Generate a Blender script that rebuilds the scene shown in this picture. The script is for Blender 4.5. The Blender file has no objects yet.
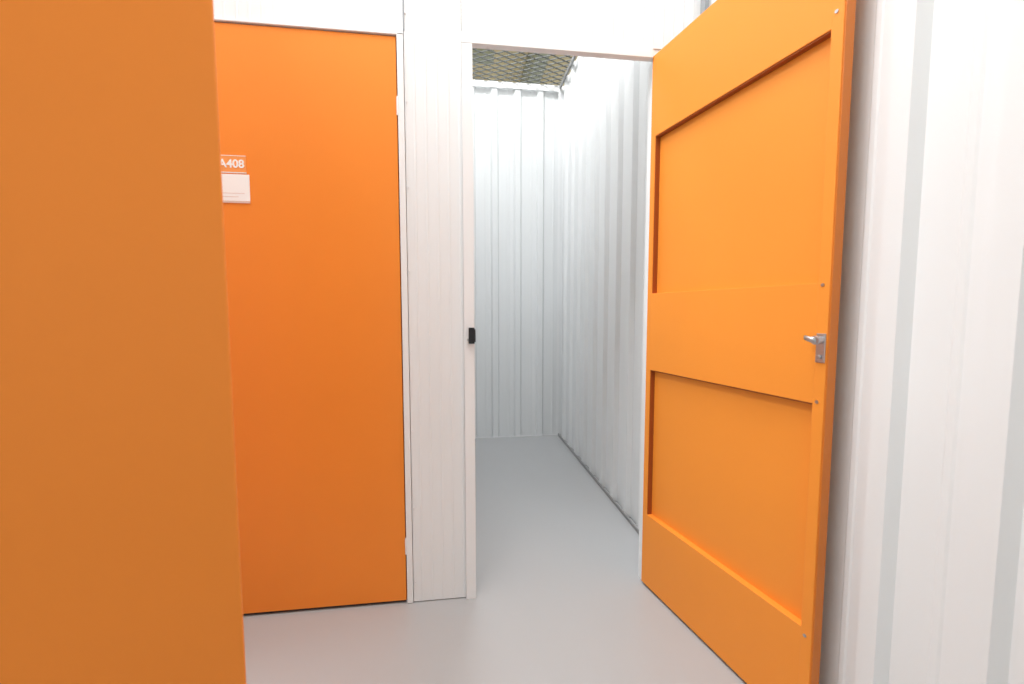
import bpy, bmesh, math, random
from mathutils import Vector, Matrix
random.seed(3)
S=bpy.context.scene
col=bpy.context.collection

# ------------------------------------------------------------ materials
def srgb(r,g,b):
    f=lambda c:(c/255/12.92) if c/255<=.04045 else ((c/255+.055)/1.055)**2.4
    return (f(r),f(g),f(b),1)
def mat(name,c,rough=.5,metal=0,var=.0,scale=3,bump=0,bscale=200,spec=.5,stretch=(1,1,1)):
    m=bpy.data.materials.new(name); m.use_nodes=True
    nt=m.node_tree; b=nt.nodes['Principled BSDF']
    b.inputs['Roughness'].default_value=rough; b.inputs['Metallic'].default_value=metal
    b.inputs['Specular IOR Level'].default_value=spec
    tc=nt.nodes.new('ShaderNodeTexCoord'); mp=nt.nodes.new('ShaderNodeMapping')
    mp.inputs['Scale'].default_value=stretch
    nt.links.new(tc.outputs['Object'],mp.inputs['Vector'])
    n=nt.nodes.new('ShaderNodeTexNoise'); n.inputs['Scale'].default_value=scale; n.inputs['Detail'].default_value=5
    nt.links.new(mp.outputs['Vector'],n.inputs['Vector'])
    r=nt.nodes.new('ShaderNodeValToRGB')
    c=list(c)
    r.color_ramp.elements[0].position=.3; r.color_ramp.elements[1].position=.7
    r.color_ramp.elements[0].color=[x*(1-var) for x in c[:3]]+[1]
    r.color_ramp.elements[1].color=[min(1,x*(1+var)) for x in c[:3]]+[1]
    nt.links.new(n.outputs['Fac'],r.inputs['Fac']); nt.links.new(r.outputs['Color'],b.inputs['Base Color'])
    if bump:
        n2=nt.nodes.new('ShaderNodeTexNoise'); n2.inputs['Scale'].default_value=bscale
        nt.links.new(tc.outputs['Object'],n2.inputs['Vector'])
        bp=nt.nodes.new('ShaderNodeBump'); bp.inputs['Strength'].default_value=bump; bp.inputs['Distance'].default_value=.001
        nt.links.new(n2.outputs['Fac'],bp.inputs['Height']); nt.links.new(bp.outputs['Normal'],b.inputs['Normal'])
    return m
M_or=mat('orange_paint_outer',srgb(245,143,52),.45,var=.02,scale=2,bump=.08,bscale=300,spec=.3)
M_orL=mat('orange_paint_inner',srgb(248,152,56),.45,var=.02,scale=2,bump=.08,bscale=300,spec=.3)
M_or2=mat('orange_edge_paint',srgb(222,124,36),.5,var=.03)
M_ord=mat('recess_shade_brown',srgb(160,80,20),.7,var=.05)  # shade of the door recess edges, put into colour
M_wh=mat('white_coated_steel',srgb(236,238,239),.55,var=.01,scale=2,spec=.3)
M_trim=mat('white_trim_paint',srgb(240,241,242),.4,var=.01)
M_fl=mat('grey_epoxy_floor',srgb(177,178,180),.33,var=.02,scale=1.5,bump=.1,bscale=40,spec=.5)
M_ceil=mat('warehouse_ceiling_paint',srgb(218,202,160),.8,var=.12,scale=1.2)
M_beam=mat('painted_beam',srgb(150,152,128),.6,var=.1)
M_mesh=mat('galvanised_mesh',srgb(88,90,88),.6,metal=0,var=.1,scale=20)
M_metal=mat('brushed_steel',srgb(190,192,196),.28,metal=1,var=.06,scale=60,stretch=(1,1,8))
M_blk=mat('black_plastic',srgb(18,18,20),.4,var=.1)
M_pap=mat('white_paper',srgb(250,250,250),.7,var=.01)
M_prt=mat('printed_ink',srgb(226,200,190),.7,var=.05)
M_sign=mat('orange_label',srgb(248,160,84),.5,var=.02)
M_gap=mat('dark_gap_fill',srgb(60,50,44),.8,var=.05)  # dark colour for the closed door's gaps

# ------------------------------------------------------------ builders
def mesh_obj(name,bm,m,parent=None,bevel=0,smooth=False):
    bmesh.ops.recalc_face_normals(bm,faces=bm.faces)
    me=bpy.data.meshes.new(name); bm.to_mesh(me); bm.free()
    o=bpy.data.objects.new(name,me); col.objects.link(o)
    for x in (m if isinstance(m,(list,tuple)) else [m]): me.materials.append(x)
    if parent: o.parent=parent
    if bevel:
        b=o.modifiers.new('bevel','BEVEL'); b.width=bevel; b.segments=2; b.limit_method='ANGLE'
    if smooth:
        for p in me.polygons: p.use_smooth=True
    return o
def add_box(bm,a,b,mi=0):
    vs=[bm.verts.new((x,y,z)) for x in (a[0],b[0]) for y in (a[1],b[1]) for z in (a[2],b[2])]
    for f in ((0,1,3,2),(4,6,7,5),(0,4,5,1),(2,3,7,6),(0,2,6,4),(1,5,7,3)):
        fc=bm.faces.new([vs[i] for i in f]); fc.material_index=mi
def box(name,a,b,m,parent=None,bevel=.0015):
    bm=bmesh.new(); add_box(bm,a,b); return mesh_obj(name,bm,m,parent,bevel)
def boxes(name,L,m,parent=None,bevel=.0015):
    bm=bmesh.new()
    for a,b in L: add_box(bm,a,b)
    return mesh_obj(name,bm,m,parent,bevel)
def add_cyl(bm,c,r,h,axis='Z',seg=20,r2=None):
    R={'Z':Matrix(),'X':Matrix.Rotation(math.pi/2,4,'Y'),'Y':Matrix.Rotation(math.pi/2,4,'X')}[axis]
    bmesh.ops.create_cone(bm,cap_ends=True,segments=seg,radius1=r,radius2=r if r2 is None else r2,depth=h,matrix=Matrix.Translation(c)@R)
def empty(name,loc=(0,0,0),rz=0):
    e=bpy.data.objects.new(name,None); col.objects.link(e); e.location=loc; e.rotation_euler=(0,0,rz); e.empty_display_size=.1
    return e

def profile(L,kind,phase=0.0):
    """list of (u, d) ; d = outward height of the pressed sheet"""
    pts=[]
    if kind=='trap':      # pitch .2 : broad pan, raised trapezoid rib, stiffener swage
        base=[(0,0),(.056,0),(.061,.0025),(.073,.0025),(.078,0),(.110,0),(.124,.024),(.168,.024),(.182,0)]
        pitch=.2
    else:                 # micro-rib
        base=[(0,0),(.030,0),(.0315,.0012),(.0365,.0012),(.038,0)]
        pitch=.04
    n0=-2
    n1=int(L/pitch)+3
    for k in range(n0,n1):
        for u,d in base: pts.append((u+k*pitch+phase,d))
    out=[]
    def at(x):
        for (a,b) in zip(pts,pts[1:]):
            if a[0]<=x<=b[0]: return a[1]+(b[1]-a[1])*(x-a[0])/max(1e-9,b[0]-a[0])
        return 0
    out.append((0,at(0)))
    out+= [p for p in pts if 1e-4<p[0]<L-1e-4]
    out.append((L,at(L)))
    return out
def ribbed(name,p0,p1,z0,z1,m,kind='trap',phase=0,thick=.03,flip=False,parent=None):
    """solid pressed panel from p0 to p1 ; ribs protrude to the left of the p0->p1 direction (right if flip)"""
    p0=Vector((p0[0],p0[1],0)); p1=Vector((p1[0],p1[1],0)); L=(p1-p0).length; d=(p1-p0)/L
    n=Vector((-d.y,d.x,0)); 
    if flip: n=-n
    bm=bmesh.new(); P=profile(L,kind,phase)
    fr=[p0+d*u+n*h for u,h in P]; bk=[p1-n*thick,p0-n*thick]
    pts=fr+bk
    lo=[bm.verts.new((v.x,v.y,z0)) for v in pts]; hi=[bm.verts.new((v.x,v.y,z1)) for v in pts]
    N=len(pts)
    for i in range(N):
        j=(i+1)%N; bm.faces.new((lo[i],lo[j],hi[j],hi[i]))
    bm.faces.new(hi); bm.faces.new(lo[::-1])
    return mesh_obj(name,bm,m,parent)

XA=-.205; XJ=.021; XH=.752; ANG=.2013; H=2.1; WH=3.07; D=2.144; XW=.935; XR=.968; XL=-1.09

# ------------------------------------------------------------ shell
box('floor',(-4.2,-6,-.1),(3,8,0),M_fl,bevel=0)
box('ceiling',(-4.2,-6,4.3),(3,9,4.4),M_ceil,bevel=0)

# front wall : column, headers, far-left part
LT=H+.030; LB=H-.008      # lintel trim of the open unit
ribbed('wall_front',(XA+.028,0),(XJ+.004,0),.004,WH,M_wh,'micro',flip=True,thick=.045)
ribbed('wall_front_header',(-1.0,0),(XA+.026,0),H+.012,WH,M_wh,'micro',flip=True,thick=.045)
ribbed('wall_front_header_unit',(XJ+.006,0),(XR+.02,0),LT+.001,WH,M_wh,'micro',flip=True,thick=.025,phase=.01)
box('wall_front_end',(XL,-.002,.004),(-1.002,.045,WH),M_wh)
box('wall_front_return',(.80,0.002,.004),(XR+.02,.045,LT),M_wh)
# trims of the closed doorway
boxes('trim_1',[((XA+.004,-.006,.002),(XA+.026,.04,H+.01)),((-1.0,-.006,.002),(-.965,.04,H+.01)),((-1.0,-.006,H+.004),(XA+.026,.04,H+.011))],M_trim)
# frame of the open unit
boxes('trim_2',[((XJ+.005,-.010,0),(XJ+.044,.05,LB-.001)),((XJ+.005,-.010,LB),(XH-.002,.020,LT)),((XH+.008,.012,0),(.80,.05,LB-.001)),((XH-.002,.004,LB),(.80,.020,LT))],M_trim)
# seam flashings on the front wall
boxes('trim_3',[((XA+.027,-.004,H+.02),(XA+.031,0.003,WH)),((.940,-.03,LT+.001),(.958,0,WH))],mat('flashing_grey',srgb(150,155,160),.5,var=.05))

# corridor right wall + unit walls
ribbed('wall_right',(XR,0),(XR,-4.5),.004,3.6,M_wh,'trap',flip=True,phase=.04,thick=.02)
ribbed('wall_unit_right',(XW,D),(XW,.052),.004,WH,M_wh,'trap',flip=True,phase=.02,thick=.02)
ribbed('wall_unit_back',(-.10,D),(XW,D),.004,WH,M_wh,'trap',flip=True,phase=.09,thick=.03)
ribbed('wall_unit_left',(-.12,.052),(-.12,D),.004,WH,M_wh,'trap',flip=True,thick=.03)
boxes('trim_4',[((XW-.045,D-.030,.0),(XW-.024,D-.0255,WH-.05)),((-.09,D-.032,WH-.05),(XW-.024,D-.0255,WH)),((-.09,D-.032,0),(XW-.024,D-.0255,.012))],M_trim,bevel=.001)
boxes('trim_5',[((XW-.032,.06,0),(XW-.0255,D-.034,.02)),((XW-.04,.06,WH-.03),(XW-.0255,D-.034,WH))],mat('trim_mid_grey',srgb(150,150,150),.6,var=.1),bevel=.001)  # mid-grey strips along foot and top of the unit's right wall

# corridor left wall with its own doorway (the foreground door belongs to it)
ribbed('wall_left',(XL,-1.25),(XL,-5),.004,WH,M_wh,'trap',thick=.04)
box('wall_left_stub',(XL-.04,-.46,.004),(XL,.04,WH),M_wh)
box('wall_left_header',(XL-.04,-1.25,H+.02),(XL,-.46,WH),M_wh)
box('wall_left_unit_back',(-3.1,-2.2,.004),(-3.05,1,WH),M_wh)
box('wall_left_unit_side',(-3.05,.05,.004),(XL-.04,.09,WH),M_wh)

# overhead mesh on the unit
def expanded_mesh(name,x0,x1,y0,y1,z,lw=.12,sw=.065,t=.0032):
    bm=bmesh.new()
    sl=sw/lw
    c=y0-(x1-x0)*sl
    def strip(a,b):
        a=Vector(a);b=Vector(b); d=(b-a)
        if d.length<.004: return
        d.normalize(); n=Vector((-d.y,d.x,0))*t; u=Vector((0,0,t))
        vs=[bm.verts.new(p) for p in (a-n-u,a+n-u,a+n+u,a-n+u,b-n-u,b+n-u,b+n+u,b-n+u)]
        for f in ((0,1,5,4),(1,2,6,5),(2,3,7,6),(3,0,4,7)): bm.faces.new([vs[i] for i in f])
    while c<y1+(x1-x0)*sl:
        for sg in (1,-1):
            ya=(y0-c)/(sg*sl)+x0; yb=(y1-c)/(sg*sl)+x0
            lo=max(x0,min(ya,yb)); hi=min(x1,max(ya,yb))
            if hi>lo: strip((lo,c+sg*sl*(lo-x0),z),(hi,c+sg*sl*(hi-x0),z))
        c+=sw
    return mesh_obj(name,bm,M_mesh)
expanded_mesh('ceiling_mesh_panel',-.1,XW-.02,.05,D,WH+.012)
boxes('ceiling_beam',[((-4,3.4,4.0),(.45,3.55,4.29)),((.9,2.6,3.95),(1.05,8,4.29))],M_beam)
boxes('ceiling_duct',[((-4,4.3,3.8),(.3,4.7,4.05))],mat('duct_grey',srgb(110,110,102),.5,var=.1))

# ------------------------------------------------------------ doors
def screw(bm,x,y,z,r=.0042): add_cyl(bm,(x,y,z),r,.003,'Y',12)
def framed_door(name,loc,rz,W=.705,thick=.034,rec=.022):
    e=empty(name,loc,rz)
    z0=.010
    s0=.026; s1=.676
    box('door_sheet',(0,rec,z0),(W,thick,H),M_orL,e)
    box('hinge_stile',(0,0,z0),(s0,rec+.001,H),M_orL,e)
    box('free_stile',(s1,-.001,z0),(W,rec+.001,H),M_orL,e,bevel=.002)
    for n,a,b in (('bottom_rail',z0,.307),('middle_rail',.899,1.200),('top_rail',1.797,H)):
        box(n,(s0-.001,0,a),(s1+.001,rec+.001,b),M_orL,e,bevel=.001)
    # dark strips that paint shade into the recess corners
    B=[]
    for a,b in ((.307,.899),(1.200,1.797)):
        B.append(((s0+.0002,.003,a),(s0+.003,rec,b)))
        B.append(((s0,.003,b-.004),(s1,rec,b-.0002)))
    boxes('recess_shade',B,M_ord,e,bevel=0)
    box('edge_channel',(W,.002,z0+.001),(W+.003,thick-.002,H-.001),M_or2,e,bevel=.001)
    bm=bmesh.new()
    for x,z in ((.688,1.195),(.688,.905),(.688,.29),(.688,1.83),(.688,2.05),(.688,.04)): screw(bm,x,-.0015,z)
    mesh_obj('screws',bm,M_metal,e)
    return e
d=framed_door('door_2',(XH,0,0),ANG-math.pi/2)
def latch(parent,sx,z):
    bm=bmesh.new()
    add_box(bm,(sx-.011,-.005,z-.036),(sx+.011,-.001,z+.036))
    add_cyl(bm,(sx,-.012,z+.020),.009,.018,'Y',24)
    add_cyl(bm,(sx,-.022,z+.020),.011,.007,'Y',24)
    add_cyl(bm,(sx,-.008,z-.022),.005,.006,'Y',16)
    mesh_obj('latch_plate',bm,M_metal,parent,bevel=.0015)
    bm=bmesh.new()
    path=[(sx+.004,-.024,z+.018,.0075),(sx-.008,-.026,z+.021,.0075),(sx-.017,-.027,z+.023,.0065),(sx-.023,-.026,z+.025,.0065),(sx-.027,-.024,z+.025,.005)]
    rings=[]
    for (x,y,zz,r) in path:
        rings.append([bm.verts.new((x,y+r*.6*math.cos(t*math.pi/6),zz+r*math.sin(t*math.pi/6))) for t in range(12)])
    for a,b in zip(rings,rings[1:]):
        for i in range(12): bm.faces.new((a[i],a[(i+1)%12],b[(i+1)%12],b[i]))
    bm.faces.new(rings[0]); bm.faces.new(rings[-1][::-1])
    mesh_obj('latch_lever',bm,M_metal,parent,smooth=True)
latch(d,.692,1.04)

# closed door
c=empty('door_1',(-.955,0,0))
W1=.955+XA
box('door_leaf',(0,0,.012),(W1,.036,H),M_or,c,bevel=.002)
box('bottom_gap_strip',(0.003,.006,.003),(W1-.003,.03,.012),M_gap,c,bevel=0)  # dark strips here and at the jamb stand in for dark gaps
box('jamb_gap_strip',(W1,.014,.003),(W1+.004,.03,H+.003),M_gap,c,bevel=0)
for i,z in enumerate((.23,1.86)):
    bm=bmesh.new(); add_cyl(bm,(W1+.003,-.004,z),.004,.06,'Z',16); add_cyl(bm,(W1+.003,-.004,z+.032),.003,.005,'Z',12)
    mesh_obj('hinge_%d'%(i+1),bm,M_trim,c)

# foreground open door, hinged on corridor left wall
hx,hy=-1.07,-1.21
fx,fy=-.367,-.872
g=empty('door_3',(hx,hy,0),math.atan2(fy-hy,fx-hx))
W3=math.hypot(fy-hy,fx-hx)
box('door_leaf',(0,0,.012),(W3,.03,H),M_or,g,bevel=.003)
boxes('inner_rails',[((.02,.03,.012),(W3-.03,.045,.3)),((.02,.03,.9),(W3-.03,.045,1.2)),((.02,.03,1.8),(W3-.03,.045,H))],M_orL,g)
bm=bmesh.new()
for z in (.23,1.05,1.86): add_cyl(bm,(0,-.004,z),.006,.08,'Z',16)
mesh_obj('hinges',bm,M_metal,g)

# label + notice on the closed door
s=empty('door_number_sign',(-.760,-.0015,1.637))
box('label_plate',(-.054,-.0008,-.028),(.044,.001,.028),M_sign,s,bevel=0)
cu=bpy.data.curves.new('text_a408','FONT'); cu.body='A408'; cu.size=.038; cu.align_x='CENTER'; cu.align_y='CENTER'; cu.extrude=.0003; cu.offset=.0010
t=bpy.data.objects.new('lettering',cu); col.objects.link(t); t.parent=s; t.location=(-.003,-.0015,0); t.rotation_euler=(math.pi/2,0,0); t.data.materials.append(M_pap)
boxes('label_border',[((-.054,-.0012,-.030),(.044,.0005,-.027)),((-.054,-.0012,.027),(.044,.0005,.029))],M_pap,s,bevel=0)
p=empty('paper_notice',(-.770,-.0015,1.558))
box('sheet',(-.060,-.0008,-.045),(.062,.001,.045),M_pap,p,bevel=0)
boxes('print',[((-.055,-.0014,-.020-.012*i),(.045-.02*(i%2),-.0008,-.0185-.012*i)) for i in range(2)]+[((-.06,-.0014,-.052),(.062,-.0006,-.046))],M_prt,p,bevel=0)

# strike / lock keep on the jamb
k=empty('lock_keep',(XJ+.034,-.010,1.040))
boxes('keep_body',[((-.012,-.016,-.030),(.010,0,.030)),((.006,-.010,-.024),(.014,.03,.024))],M_blk,k,bevel=.002)
boxes('keep_screws',[((-.018,-.006,-.020),(-.012,0,-.012))],M_metal,k,bevel=.001)

bm=bmesh.new()
for z in [0.08+.3*i for i in range(10)]:
    bmesh.ops.create_uvsphere(bm,u_segments=10,v_segments=6,radius=.003,matrix=Matrix.Translation((XA+.034,-.001,z)))
mesh_obj('wall_rivets',bm,M_trim)

# ------------------------------------------------------------ lighting
def area(name,loc,sx,sy,power,rot=(0,0,0),c=(1,1,1)):
    l=bpy.data.lights.new(name,'AREA'); l.shape='RECTANGLE'; l.size=sx; l.size_y=sy; l.energy=power; l.color=c
    o=bpy.data.objects.new(name,l); col.objects.link(o); o.location=loc; o.rotation_euler=rot; return o
M_unseen_lamp=bpy.data.materials.new('unseen_lamp_diffuser'); M_unseen_lamp.use_nodes=True
bb=M_unseen_lamp.node_tree.nodes['Principled BSDF']; bb.inputs['Emission Color'].default_value=(1,1,1,1); bb.inputs['Emission Strength'].default_value=1
for i,(x,y,sx,sy,pw) in enumerate(((-.15,-.9,1.2,1.1,64),(.1,1.25,.8,.6,66),(-1.9,-.6,.6,1.0,78),(.3,6.4,1.5,1.5,230))):  # unseen fixtures; last two added to brighten the open door and mesh backdrop
    e=empty('unseen_ceiling_light' if i==0 else 'unseen_ceiling_light.%03d'%i,(x,y,4.25))
    box('unseen_light_housing',(-sx/2-.02,-sy/2-.02,-.03),(sx/2+.02,sy/2+.02,.045),M_trim,e)
    box('unseen_light_diffuser',(-sx/2,-sy/2,-.035),(sx/2,sy/2,-.031),M_unseen_lamp,e,bevel=0)
    a=area('unseen_lamp',(0,0,-.05),sx,sy,pw,c=(.975,.988,1)); a.parent=e
w=bpy.data.worlds.new('world'); S.world=w; w.use_nodes=True
bg=w.node_tree.nodes['Background']; bg.inputs[0].default_value=(.96,.985,1,1); bg.inputs[1].default_value=.76

# ------------------------------------------------------------ camera
cam=bpy.data.cameras.new('camera'); co=bpy.data.objects.new('camera',cam); col.objects.link(co)
co.location=(0,-1.6149,1.131); co.rotation_euler=(math.pi/2-.0721,.0008,-.1288)
cam.sensor_width=36; cam.lens=36*425.05/1024; cam.clip_start=.02
cam.dof.use_dof=True; cam.dof.focus_distance=1.9; cam.dof.aperture_fstop=2.8
S.camera=co
S.view_settings.view_transform='Standard'; S.view_settings.exposure=0.05
